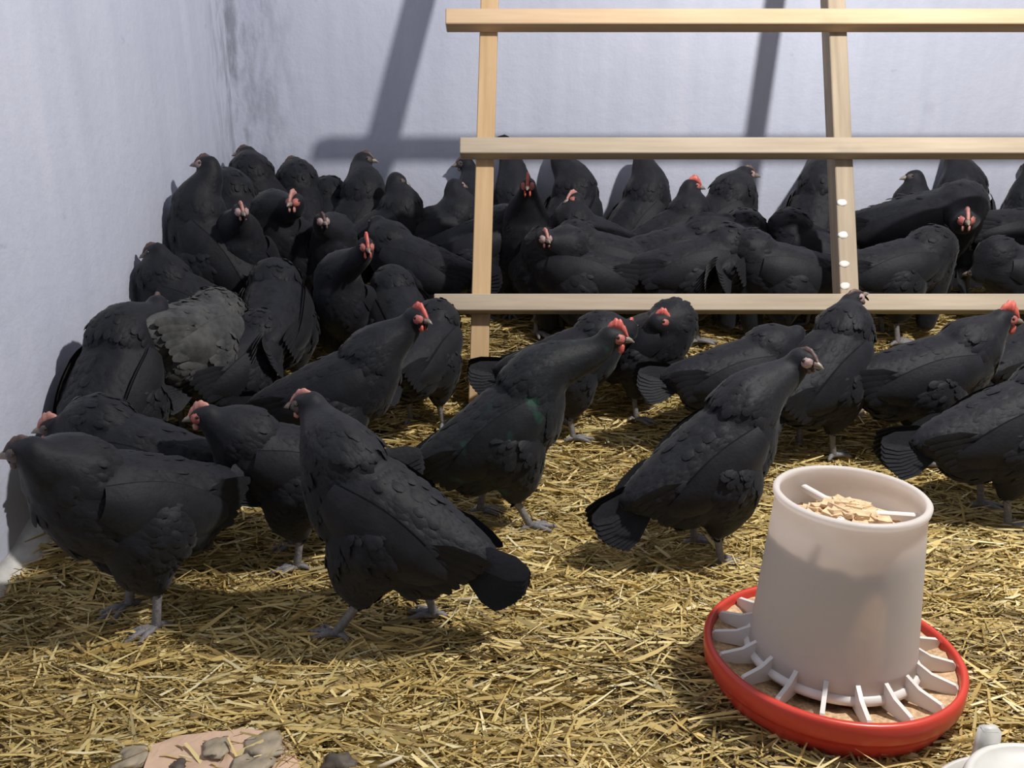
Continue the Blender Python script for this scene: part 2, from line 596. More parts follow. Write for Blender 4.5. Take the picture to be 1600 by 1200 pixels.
# heaped feed inside the tube
LV = FT - 0.085
fv, fc = [(0, 0, FT - 0.025)], []
R_in = lambda z: RB - 0.0045 + (RT - RB) * (z - zt0) / (zt1 - 0.012 - zt0)
RI = [0.02, 0.045, 0.07, 0.09, R_in(LV)]
for i, r in enumerate(RI):
    for k in range(60):
        a = 2 * math.pi * k / 60
        z = FT - 0.025 - (FT - 0.025 - LV) * (r / RI[-1]) ** 1.6
        z += 0.005 * noise.noise(Vector((math.cos(a) * r * 70, math.sin(a) * r * 70, 5))) - (0.010 * math.cos(a - 0.6) * (r / RI[-1]))
        fv.append((r * math.cos(a), r * math.sin(a), z))
zb_ = 0.07
for k in range(60):
    a = 2 * math.pi * k / 60
    fv.append((R_in(zb_) * math.cos(a), R_in(zb_) * math.sin(a), zb_))
for k in range(60):
    fc.append((0, 1 + k, 1 + (k + 1) % 60))
for i in range(5):
    for k in range(60):
        fc.append((1 + i * 60 + k, 1 + (i + 1) * 60 + k, 1 + (i + 1) * 60 + (k + 1) % 60, 1 + i * 60 + (k + 1) % 60))
o = mesh_obj('tube_feed', fv, fc, M['feed'], feeder)
o['kind'] = 'stuff'
# crumbs and flakes lying on that heap
bm = bmesh.new()
for _ in range(320):
    r = math.sqrt(random.random()) * 0.094
    a = random.uniform(0, 6.28)
    z = FT - 0.022 - (FT - 0.025 - LV) * (r / RI[-1]) ** 1.6
    mt = Matrix.Translation((r * math.cos(a), r * math.sin(a), z)) @ Matrix.Rotation(random.uniform(0, 6.28), 4, 'Z') @ Matrix.Rotation(random.uniform(-.4, .4), 4, 'X')
    s = random.uniform(0.006, 0.019)
    bmesh.ops.create_cube(bm, size=1, matrix=mt @ Matrix.Diagonal((s * random.uniform(1, 2.3), s * random.uniform(0.6, 1.2), s * 0.4, 1)))
o = bm_obj('feed_flakes', bm, M['flake'], feeder, False)
o['kind'] = 'stuff'


# ------------------------------------------------------------------ drinker at the lower corner of the frame
DY = 0.880
dp = at(1578, 1155, DY + 0.105)
zt_ = dp.z
drk = empty('poultry_drinker', (dp.x, DY, 0.0))
tag(drk, 'white round drinker with a square lug beside the red feeder pan', 'drinker')
lathe('tank', [(0.001, 0.03), (0.105, 0.03), (0.105, zt_ - 0.012), (0.102, zt_ - 0.003), (0.097, zt_), (0.092, zt_ - 0.002), (0.088, zt_ - 0.008), (0.05, zt_ - 0.005), (0.001, zt_ - 0.004)], M['drinker'], drk, 56, False)
lathe('trough', [(0.001, 0.004), (0.128, 0.004), (0.138, 0.02), (0.140, 0.044), (0.135, 0.044), (0.131, 0.022), (0.122, 0.012), (0.001, 0.012)], M['drinker'], drk, 56, False)
bm = bmesh.new()
bmesh.ops.create_cube(bm, size=1)
for v in bm.verts:
    k = 1.0 if v.co.z < 0 else 0.85
    v.co = Vector((v.co.x * 0.032 * k, v.co.y * 0.022 * k, v.co.z * 0.07))
bmesh.ops.bevel(bm, geom=bm.edges[:], offset=0.004, segments=2, affect='EDGES')
lg = bm_obj('lug', bm, M['drinker'], drk)
lg.location = (-0.028, 0.108, zt_ - 0.018)

# ------------------------------------------------------------------ cardboard scrap with droppings
out = [(205, 1262), (225, 1205), (238, 1168), (268, 1157), (302, 1150), (338, 1146), (372, 1143), (410, 1146), (440, 1150), (453, 1160), (462, 1180), (474, 1210), (470, 1262), (340, 1275)]
cp = ground(345, 1200, 0.02)
pts3 = [ground(px, py, 0.022) - Vector((cp.x, cp.y, 0)) for px, py in out]
bm = bmesh.new()
vs = [bm.verts.new((p.x, p.y, 0)) for p in pts3]
f = bm.faces.new(vs)
bmesh.ops.triangulate(bm, faces=[f])
bmesh.ops.subdivide_edges(bm, edges=bm.edges[:], cuts=3, use_grid_fill=True)
for v in bm.verts:
    v.co.z = 0.026 + 0.006 * noise.noise(v.co * 14) + 0.003 * noise.noise(v.co * 40)
r = bmesh.ops.extrude_face_region(bm, geom=bm.faces[:])
for e in r['geom']:
    if isinstance(e, bmesh.types.BMVert):
        e.co.z -= 0.005
card = bm_obj('cardboard_scrap', bm, M['paper'], None, False)
card.location = (cp.x, cp.y, 0.0)
tag(card, 'torn peach cardboard scrap smeared with grey droppings on the straw', 'cardboard')


def dropping(px, py, rx, ry, rz, z, mat, parent=None, seed=0, lab=None):
    p = ground(px, py, z)
    bm_ = bmesh.new()
    bmesh.ops.create_icosphere(bm_, subdivisions=3, radius=1)
    for v in bm_.verts:
        k = 1 + 0.5 * noise.noise(v.co * 1.5 + Vector((seed * 7.3, 0, 0))) + 0.25 * noise.noise(v.co * 4 + Vector((seed * 3.3, 0, 0)))
        v.co = Vector((v.co.x * rx * k, v.co.y * ry * k, v.co.z * rz * k))
    o_ = bm_obj('dropping', bm_, mat, parent)
    o_.location = p - (Vector(parent.location) if parent else Vector((0, 0, 0)))
    if lab:
        tag(o_, lab, 'dropping', 'lumps of droppings on the litter')
    return o_


dropping(338, 1168, 0.018, 0.022, 0.004, 0.030, M['dropping'], card, 1)
dropping(412, 1166, 0.028, 0.034, 0.006, 0.031, M['dropping'], card, 2)
dropping(398, 1196, 0.030, 0.026, 0.005, 0.030, M['dropping'], card, 3)
dropping(278, 1196, 0.012, 0.012, 0.003, 0.030, M['dropping_dark'], card, 4)
dropping(206, 1186, 0.026, 0.024, 0.009, 0.020, M['dropping'], None, 5, 'grey lump of droppings left of the cardboard scrap')
dropping(528, 1196, 0.024, 0.016, 0.016, 0.018, M['dropping_dark'], None, 6, 'dark round dropping right of the cardboard scrap')
dropping(868, 606, 0.016, 0.012, 0.010, 0.014, M['lime'], None, 7, 'small white lump on the straw behind the middle hen')


# a pale stalk and pale chips that stand out of the litter
def stalk(p0, p1, r, lab):
    bm_ = bmesh.new()
    d = p1 - p0
    q = d.to_track_quat('Z', 'Y').to_matrix().to_4x4()
    mt = Matrix.Translation((p0 + p1) / 2) @ q
    bmesh.ops.create_cone(bm_, cap_ends=True, segments=8, radius1=r, radius2=r * 0.7, depth=d.length)
    for v in bm_.verts:
        v.co = mt @ v.co
    c_ = (p0 + p1) / 2
    for v in bm_.verts:
        v.co -= c_
    o_ = bm_obj('straw_stalk', bm_, M['twig'], None)
    o_.location = c_
    tag(o_, lab, 'straw', 'thick pale straw stalks')


g0, g1 = ground(1066, 618, 0.05), ground(1121, 609, 0.06)
stalk(g0, g1, 0.004, 'pale thick stalk lying on straw left of the pink-faced hen')
stalk(ground(715, 938, 0.02), ground(762, 932, 0.022), 0.0035, 'pale thick stalk on straw under the tail of the front hen')
stalk(ground(590, 1200, 0.02), ground(628, 1183, 0.025), 0.0035, 'pale thick stalk on straw at the bottom edge near the cardboard')


# ------------------------------------------------------------------ hens
def icos(sub):
    bm_ = bmesh.new()
    bmesh.ops.create_icosphere(bm_, subdivisions=sub, radius=1)
    bm_.verts.ensure_lookup_table()
    v = np.array([x.co[:] for x in bm_.verts])
    f_ = np.array([[q.index for q in p.verts] for p in bm_.faces])
    bm_.free()
    return v, f_


ICO = icos(2)
ICO1 = icos(1)
# one feather: a cupped leaf along +x, width along y
FV = np.array([[0, 0, 0], [.30, .30, -.05], [.30, 0, .05], [.30, -.30, -.05], [.72, .31, -.02], [.72, 0, .07], [.72, -.31, -.02], [.95, .17, .0], [1, 0, .03], [.95, -.17, .0]])
FF = [(0, 3, 2), (0, 2, 1), (1, 2, 5, 4), (2, 3, 6, 5), (4, 5, 8, 7), (5, 6, 9, 8)]


def ell_np(c, ax, r, ico=ICO):
    """ellipsoid with axes (rows of ax) and radii r"""
    return ico[0] * np.array(r) @ np.array(ax) + np.array(c)


def V3(*a):
    return np.array(a, float)


def catmull(P, n):
    P = np.array(P, float)
    P = np.vstack([2 * P[0] - P[1], P, 2 * P[-1] - P[-2]])
    outp = []
    m_ = len(P) - 3
    for t in np.linspace(0, m_ - 1e-6, n):
        i = int(t); u = t - i
        a, b_, c_, d = P[i:i + 4]
        outp.append(0.5 * ((2 * b_) + (-a + c_) * u + (2 * a - 5 * b_ + 4 * c_ - d) * u ** 2 + (-a + 3 * b_ - 3 * c_ + d) * u ** 3))
    return np.array(outp)


def unit(v):
    return v / max(1e-9, np.linalg.norm(v))


def make_hen(name_label, loc, yaw, pitch, head_w, head_yaw, head_pitch=0.0, comb=0.6, scale=1.0, vox=0.0075, feathers=420,
             plume='plume', face='face', comb_mat='comb', tail=0.0, stride=0.0, puff=1.0, tlen=1.0):
    root = empty('hen', loc, yaw)
    tag(root, name_label, 'hen', 'black hens of the flock')
    mat = M[plume]
    # head target in the hen's own frame
    inv = Matrix.Rotation(-yaw, 3, 'Z')
    hl = np.array(inv @ (Vector(head_w) - Vector(loc))) / scale
    hyaw = head_yaw - yaw
    th_ = math.radians(pitch)
    a = V3(math.cos(th_), 0, math.sin(th_)); nrm = V3(-math.sin(th_), 0, math.cos(th_)); yv = V3(0, 1, 0)
    C = V3(-0.005, 0, 0.225)
    stations = [(-.19, .035, .020, .018), (-.155, .020, .048, .044), (-.105, .0, .072, .070), (-.045, -.012, .088, .088), (.015, -.014, .092, .094), (.065, -.006, .085, .087), (.103, .012, .066, .072)]
    S = catmull(stations, 15)
    ax = np.array([a, yv, nrm])
    vv, fl = [], []
    sp, stn, srd = [], [], []
    for u, v, ry, rn in S:
        c_ = C + a * u + nrm * v
        vv.append(ell_np(c_, ax, (max(rn * 0.8, .015), ry * puff, rn * puff)))
        sp.append(c_); stn.append(-a); srd.append(max(ry, rn))
    N0 = C + a * 0.10 + nrm * 0.03
    hd = V3(math.cos(hyaw), math.sin(hyaw), 0) * math.cos(head_pitch) + V3(0, 0, math.sin(head_pitch))
    # keep the head within reach of the neck
    dv = hl - N0
    dl = np.linalg.norm(dv)
    if dl > 0.31: hl = N0 + dv * (0.31 / dl)
    if dl < 0.075: hl = N0 + unit(dv) * 0.075
    dl = np.linalg.norm(hl - N0)
    up = V3(0, 0, 1)
    Hb = hl - hd * 0.006
    c1 = N0 + unit(a * 0.55 + up * 0.6) * dl * 0.40
    c2 = Hb - unit(up * 0.8 + hd * 0.35) * dl * 0.34
    nn = 15
    ts = np.linspace(0, 1, nn)
    B = np.array([(1 - t) ** 3 * N0 + 3 * (1 - t) ** 2 * t * c1 + 3 * (1 - t) * t * t * c2 + t ** 3 * Hb for t in ts])
    for i, t in enumerate(ts):
        tg = unit(B[min(i + 1, nn - 1)] - B[max(i - 1, 0)])
        r = 0.025 + (0.073 - 0.025) * (1 - t) ** 1.3
        vv.append(ell_np(B[i], np.eye(3), (r, r, r)))
        sp.append(B[i]); stn.append(-tg); srd.append(r)
    hside = unit(np.cross(up, hd)); hup = np.cross(hd, hside)
    hax = np.array([hd, hside, hup])
    vv.append(ell_np(hl + hd * 0.004, hax, (0.027, 0.0205, 0.022)))
    vv.append(ell_np(hl + hd * 0.020 - hup * 0.003, hax, (0.014, 0.013, 0.013)))
    sp.append(hl); stn.append(unit(-hd * .6 - hup * .6)); srd.append(.022)
    # fluff below the tail, breast, thighs
    for c_, r in ((C - a * .085 - nrm * .040, (.072, .078 * puff, .062)), (C - a * .01 - nrm * .045, (.085, .082, .055)), (C + a * .06 - nrm * .02, (.065, .078, .078))):
        vv.append(ell_np(c_, ax, r)); sp.append(c_); stn.append(unit(-a - up * .25)); srd.append(max(r))
    hocks = []
    for sd in (-1, 1):
        st = stride * sd
        h0 = C - a * .015 + yv * sd * .045 - nrm * .035
        h1 = V3(-.008 + st * .5, sd * .046, .082)
        hocks.append((h1, sd, st))
        for t in np.linspace(0, 1, 7):
            c_ = h0 + (h1 - h0) * t + V3(.012 * math.sin(t * 3.14), 0, 0)
            r = .064 * (1 - t) ** .75 + .0165
            vv.append(ell_np(c_, np.eye(3), (r, r * .85, r)))
            sp.append(c_); stn.append(unit(h1 - h0)); srd.append(min(r, .03))
    nb = len(vv)
    allv = np.vstack(vv) * scale
    k = len(ICO[0])
    allf = np.vstack([ICO[1] + i * k for i in range(nb)])
    tmp = bpy.data.meshes.new('tmp')
    tmp.from_pydata(allv.tolist(), [], allf.tolist())
    to = bpy.data.objects.new('tmp', tmp)
    COL.objects.link(to)
    rm = to.modifiers.new('r', 'REMESH'); rm.mode = 'VOXEL'; rm.voxel_size = vox; rm.use_smooth_shade = True
    sm_ = to.modifiers.new('s', 'SMOOTH'); sm_.iterations = 5; sm_.factor = 0.5
    dg = bpy.context.evaluated_depsgraph_get()
    me = bpy.data.meshes.new_from_object(to.evaluated_get(dg))
    bpy.data.objects.remove(to); bpy.data.meshes.remove(tmp)
    me.name = 'body'
    me.materials.clear(); me.materials.append(mat)
    me.polygons.foreach_set('use_smooth', [True] * len(me.polygons))
    link(bpy.data.objects.new('body', me), root)

    # plumage: overlapping contour feathers lying tailward
    nv = len(me.vertices)
    co = np.zeros(nv * 3); me.vertices.foreach_get('co', co); co = co.reshape(-1, 3)
    nr = np.zeros(nv * 3); me.vertices.foreach_get('normal', nr); nr = nr.reshape(-1, 3)
    sp = np.array(sp) * scale; stn = np.array(stn); srd = np.array(srd) * scale
    idx = rng.choice(nv, min(nv, int(feathers * 1.5)), replace=False)
    hw = hl * scale
    keep = np.linalg.norm(co[idx] - hw, axis=1) > 0.030 * scale
    idx = idx[keep]
    P, Nn = co[idx], nr[idx]
    d2 = np.linalg.norm(P[:, None, :] - sp[None], axis=2) - srd[None] * 0.9
    wgt = np.exp(-(d2 - d2.min(1, keepdims=True)) / 0.02)
    flow = (wgt[:, :, None] * stn[None]).sum(1)
    flow += np.array([0, 0, -0.18]) + rng.normal(0, .16, flow.shape)
    flow -= (flow * Nn).sum(1, keepdims=True) * Nn
    flow /= np.maximum(1e-6, np.linalg.norm(flow, axis=1, keepdims=True))
    sd_ = np.cross(Nn, flow)
    rad = (wgt * srd[None]).sum(1) / wgt.sum(1)
    ln = (0.013 + 0.20 * rad.clip(0, .09 * scale)) * rng.uniform(.8, 1.25, len(P))
    wd = ln * rng.uniform(.75, 1.0, len(P))
    lift = rng.uniform(.10, .20, len(P))
    fx, fy, fz = FV[:, 0], FV[:, 1], FV[:, 2]
    T = flow + Nn * lift[:, None]
    fvx = P[:, None, :] - Nn[:, None, :] * 0.001 + T[:, None, :] * (fx[None, :] * ln[:, None])[..., None] \
        + sd_[:, None, :] * (fy[None, :] * wd[:, None])[..., None] + Nn[:, None, :] * (fz[None, :] * ln[:, None])[..., None]
    # feathers bend back onto the body towards their tips
    fvx -= Nn[:, None, :] * (((fx[None, :] * ln[:, None]) ** 2) / (2.2 * np.maximum(rad, .03))[:, None] + (fx[None, :] ** 2) * (ln * lift * 0.35)[:, None])[..., None]
    fvx[..., 2] = np.maximum(fvx[..., 2], 0.045 * scale)
    nf = len(P)
    faces = []
    for i in range(nf):
        for f_ in FF:
            faces.append(tuple(i * 10 + q for q in f_))
    pl = mesh_obj('plumage', fvx.reshape(-1, 3), faces, mat, root)
    pl['kind'] = 'stuff'

    # wings: curved shells lying on the flanks with flight feathers at the rear edge
    for sd in (-1, 1):
        wv, wf = [], []
        nu, nvv = 12, 7
        for layer in (0, 1):
            for i in range(nu):
                u = i / (nu - 1)
                uu = .085 - .245 * u
                half = .050 * (math.sin(math.pi * min(1, u * .80 + .14))) ** .75
                vc = .010 - .026 * u
                rr = np.interp(uu, S[:, 0], S[:, 2]); rnn = np.interp(uu, S[:, 0], S[:, 3]); vm = np.interp(uu, S[:, 0], S[:, 1])
                for j in range(nvv):
                    q = j / (nvv - 1) * 2 - 1
                    v_ = vc + q * half
                    cs = math.sqrt(max(0.10, 1 - ((v_ - vm) / (rnn * 1.25 + .01)) ** 2))
                    y_ = max(rr * puff, .022) * cs + (0.009 * (1 - q * q) + 0.0015 if layer == 0 else -0.004)
                    wv.append((C + a * uu + nrm * v_ + yv * sd * y_) * scale)
        for layer in (0, 1):
            for i in range(nu - 1):
                for j in range(nvv - 1):
                    b0 = layer * nu * nvv + i * nvv + j
                    qd = (b0, b0 + 1, b0 + nvv + 1, b0 + nvv)
                    wf.append(qd if (layer == 0) == (sd > 0) else qd[::-1])
        for i in range(6):
            q = 1 - i / 5 * 2
            st = C + a * (-.095 - .012 * i * 0) + nrm * (.012 + q * .028) + yv * sd * (.064 * puff)
            dr = unit(-a * 1.0 + nrm * (.10 * q - .02) - yv * sd * .34)
            L_ = .105 - .006 * i
            b0 = len(wv)
            for x_, y__, z_ in FV:
                wv.append((st + dr * x_ * L_ + nrm * y__ * .036 + yv * sd * (z_ * .03 + .004 + .0015 * i)) * scale)
            wf += [tuple(b0 + t for t in f_) for f_ in FF]
        mesh_obj('wing', wv, wf, mat, root)

    # tail: a folded fan of stiff feathers
    tv, tf = [], []
    tb = C - a * .150 + nrm * .022
    ta = math.radians(tail)
    for i in range(18):
        sd = -1 if i % 2 else 1
        lev = (i // 2) / 8
        el_ = ta + math.radians(-14 + 34 * lev)
        dr = unit((-a * math.cos(el_) + nrm * math.sin(el_)) + yv * sd * (.17 - .14 * lev))
        L_ = (.128 - .022 * abs(lev - .6)) * tlen
        acr = unit(nrm * .9 + yv * sd * (-.42))
        acr = unit(acr - dr * np.dot(acr, dr))
        up_ = np.cross(dr, acr)
        st = tb + yv * sd * .010 + nrm * (.014 * lev - .004)
        b0 = len(tv)
        for x_, y__, z_ in FV:
            tv.append((st + dr * x_ * L_ + acr * y__ * .066 + up_ * (z_ * .035 + .0008 * i)) * scale)
        tf += [tuple(b0 + t for t in f_) for f_ in FF]
    mesh_obj('tail', tv, tf, mat, root)

    # head furniture
    def ellobj(nm, c_, r, mt, sub=ICO):
        return mesh_obj(nm, ell_np(c_, hax, r, sub) * scale, sub[1].tolist(), mt, root)
    for sd in (-1, 1):
        ellobj('face_patch', hl + hd * .012 + hside * sd * .0075 - hup * .001, (.0165, .0128, .0135), M[face])
        ellobj('eye', hl + hd * .013 + hside * sd * .0187 + hup * .0035, (.0042, .0028, .0042), M['eye'], ICO1)
    if comb > 0:
        for sd in (-1, 1):
            ellobj('wattle', hl + hd * .020 + hside * sd * .007 - hup * (.017 + .006 * comb), (.006 + .003 * comb, .0035, .006 + .009 * comb), M[comb_mat], ICO1)
        # single comb: a toothed blade from the beak over the crown
        hgt = .006 + .022 * comb
        xs_ = np.linspace(.034, -.016, 15)
        top, bot = [], []
        for i, x_ in enumerate(xs_):
            e = math.sin(math.pi * (i / 14) ** .8)
            tooth = .72 + .28 * abs(math.sin(i / 14 * math.pi * 4.5))
            zc = .021 - ((x_ - .004) / .032) ** 2 * .020
            bot.append((x_, zc - .007)); top.append((x_, zc + hgt * e * tooth))
        cv, cf = [], []
        n_ = len(xs_)
        for (x_, zb__), (_, zt__) in zip(bot, top):
            for y_, z_ in ((-.0048, zb__), (.0048, zb__), (.0032, zt__ - .0012), (0, zt__), (-.0032, zt__ - .0012)):
                cv.append((hl + hd * x_ + hside * y_ + hup * z_) * scale)
        for i in range(n_ - 1):
            for j in range(5):
                cf.append((i * 5 + j, i * 5 + (j + 1) % 5, (i + 1) * 5 + (j + 1) % 5, (i + 1) * 5 + j))
        cf.append((0, 1, 2, 3, 4)); cf.append(tuple((n_ - 1) * 5 + j for j in (4, 3, 2, 1, 0)))
        mesh_obj('comb', cv, cf, M[comb_mat], root)
    # beak: curved cone with upper and lower half
    bv, bf = [], []
    for i, (x_, z_, r) in enumerate(((.026, -.003, .0088), (.034, -.004, .0070), (.041, -.006, .0045), (.047, -.0095, .0008))):
        for j in range(8):
            an = 2 * math.pi * j / 8
            bv.append((hl + hd * x_ + hside * math.cos(an) * r * .85 + hup * (z_ + math.sin(an) * r)) * scale)
    for i in range(3):
        for j in range(8):
            bf.append((i * 8 + j, i * 8 + (j + 1) % 8, (i + 1) * 8 + (j + 1) % 8, (i + 1) * 8 + j))
    bf.append(tuple(24 + j for j in range(8)))
    mesh_obj('beak', bv, bf, M['beak'], root)

    # shanks with four toes
    for h1, sd, st in hocks:
        lv, lf = [], []
        def tube(pts_, rs):
            b0 = len(lv)
            pts_ = [np.array(p) for p in pts_]
            for i, (p, r) in enumerate(zip(pts_, rs)):
                d = unit(pts_[min(i + 1, len(pts_) - 1)] - pts_[max(i - 1, 0)])
                e1 = unit(np.cross(d, V3(0.13, 1, 0.1))); e2 = np.cross(d, e1)
                for j in range(6):
                    an = 2 * math.pi * j / 6
                    lv.append((p + e1 * math.cos(an) * r + e2 * math.sin(an) * r) * scale)
            for i in range(len(pts_) - 1):
                for j in range(6):
                    lf.append((b0 + i * 6 + j, b0 + i * 6 + (j + 1) % 6, b0 + (i + 1) * 6 + (j + 1) % 6, b0 + (i + 1) * 6 + j))
            lf.append(tuple(b0 + j for j in range(6))[::-1]); lf.append(tuple(b0 + (len(pts_) - 1) * 6 + j for j in range(6)))
        an_ = V3(h1[0] + .012 + st * .5, h1[1] + .003 * sd, .016)
        tube([h1 + V3(0, 0, .03), h1, (h1 + an_) / 2, an_, an_ - V3(0, 0, .008)], [.010, .0095, .0075, .0085, .007])
        for ta_, tl in ((-.48, .052), (0, .062), (.48, .052), (math.pi - .25 * sd, .026)):
            dr = V3(math.cos(ta_), math.sin(ta_), 0)
            tube([an_ + V3(0, 0, -.004), an_ + dr * tl * .45 + V3(0, 0, -.003), an_ + dr * tl * .85 + V3(0, 0, -.009), an_ + dr * tl + V3(0, 0, -.013)], [.0070, .0060, .0048, .0014])
        mesh_obj('leg', lv, lf, M['shank'], root)
    # keep the whole bird off the plaster
    rot = np.array(Matrix.Rotation(yaw, 3, 'Z'))
    w_ = []
    for ch in root.children:
        n_ = len(ch.data.vertices)
        cw = np.zeros(n_ * 3); ch.data.vertices.foreach_get('co', cw)
        w_.append(cw.reshape(-1, 3) @ rot.T + np.array(loc))
    w_ = np.vstack(w_)
    root.location.x += max(0, LEFT_X + .004 - w_[:, 0].min())
    root.location.y -= max(0, w_[:, 1].max() - BACK_Y + .004)
    return root


R = math.radians
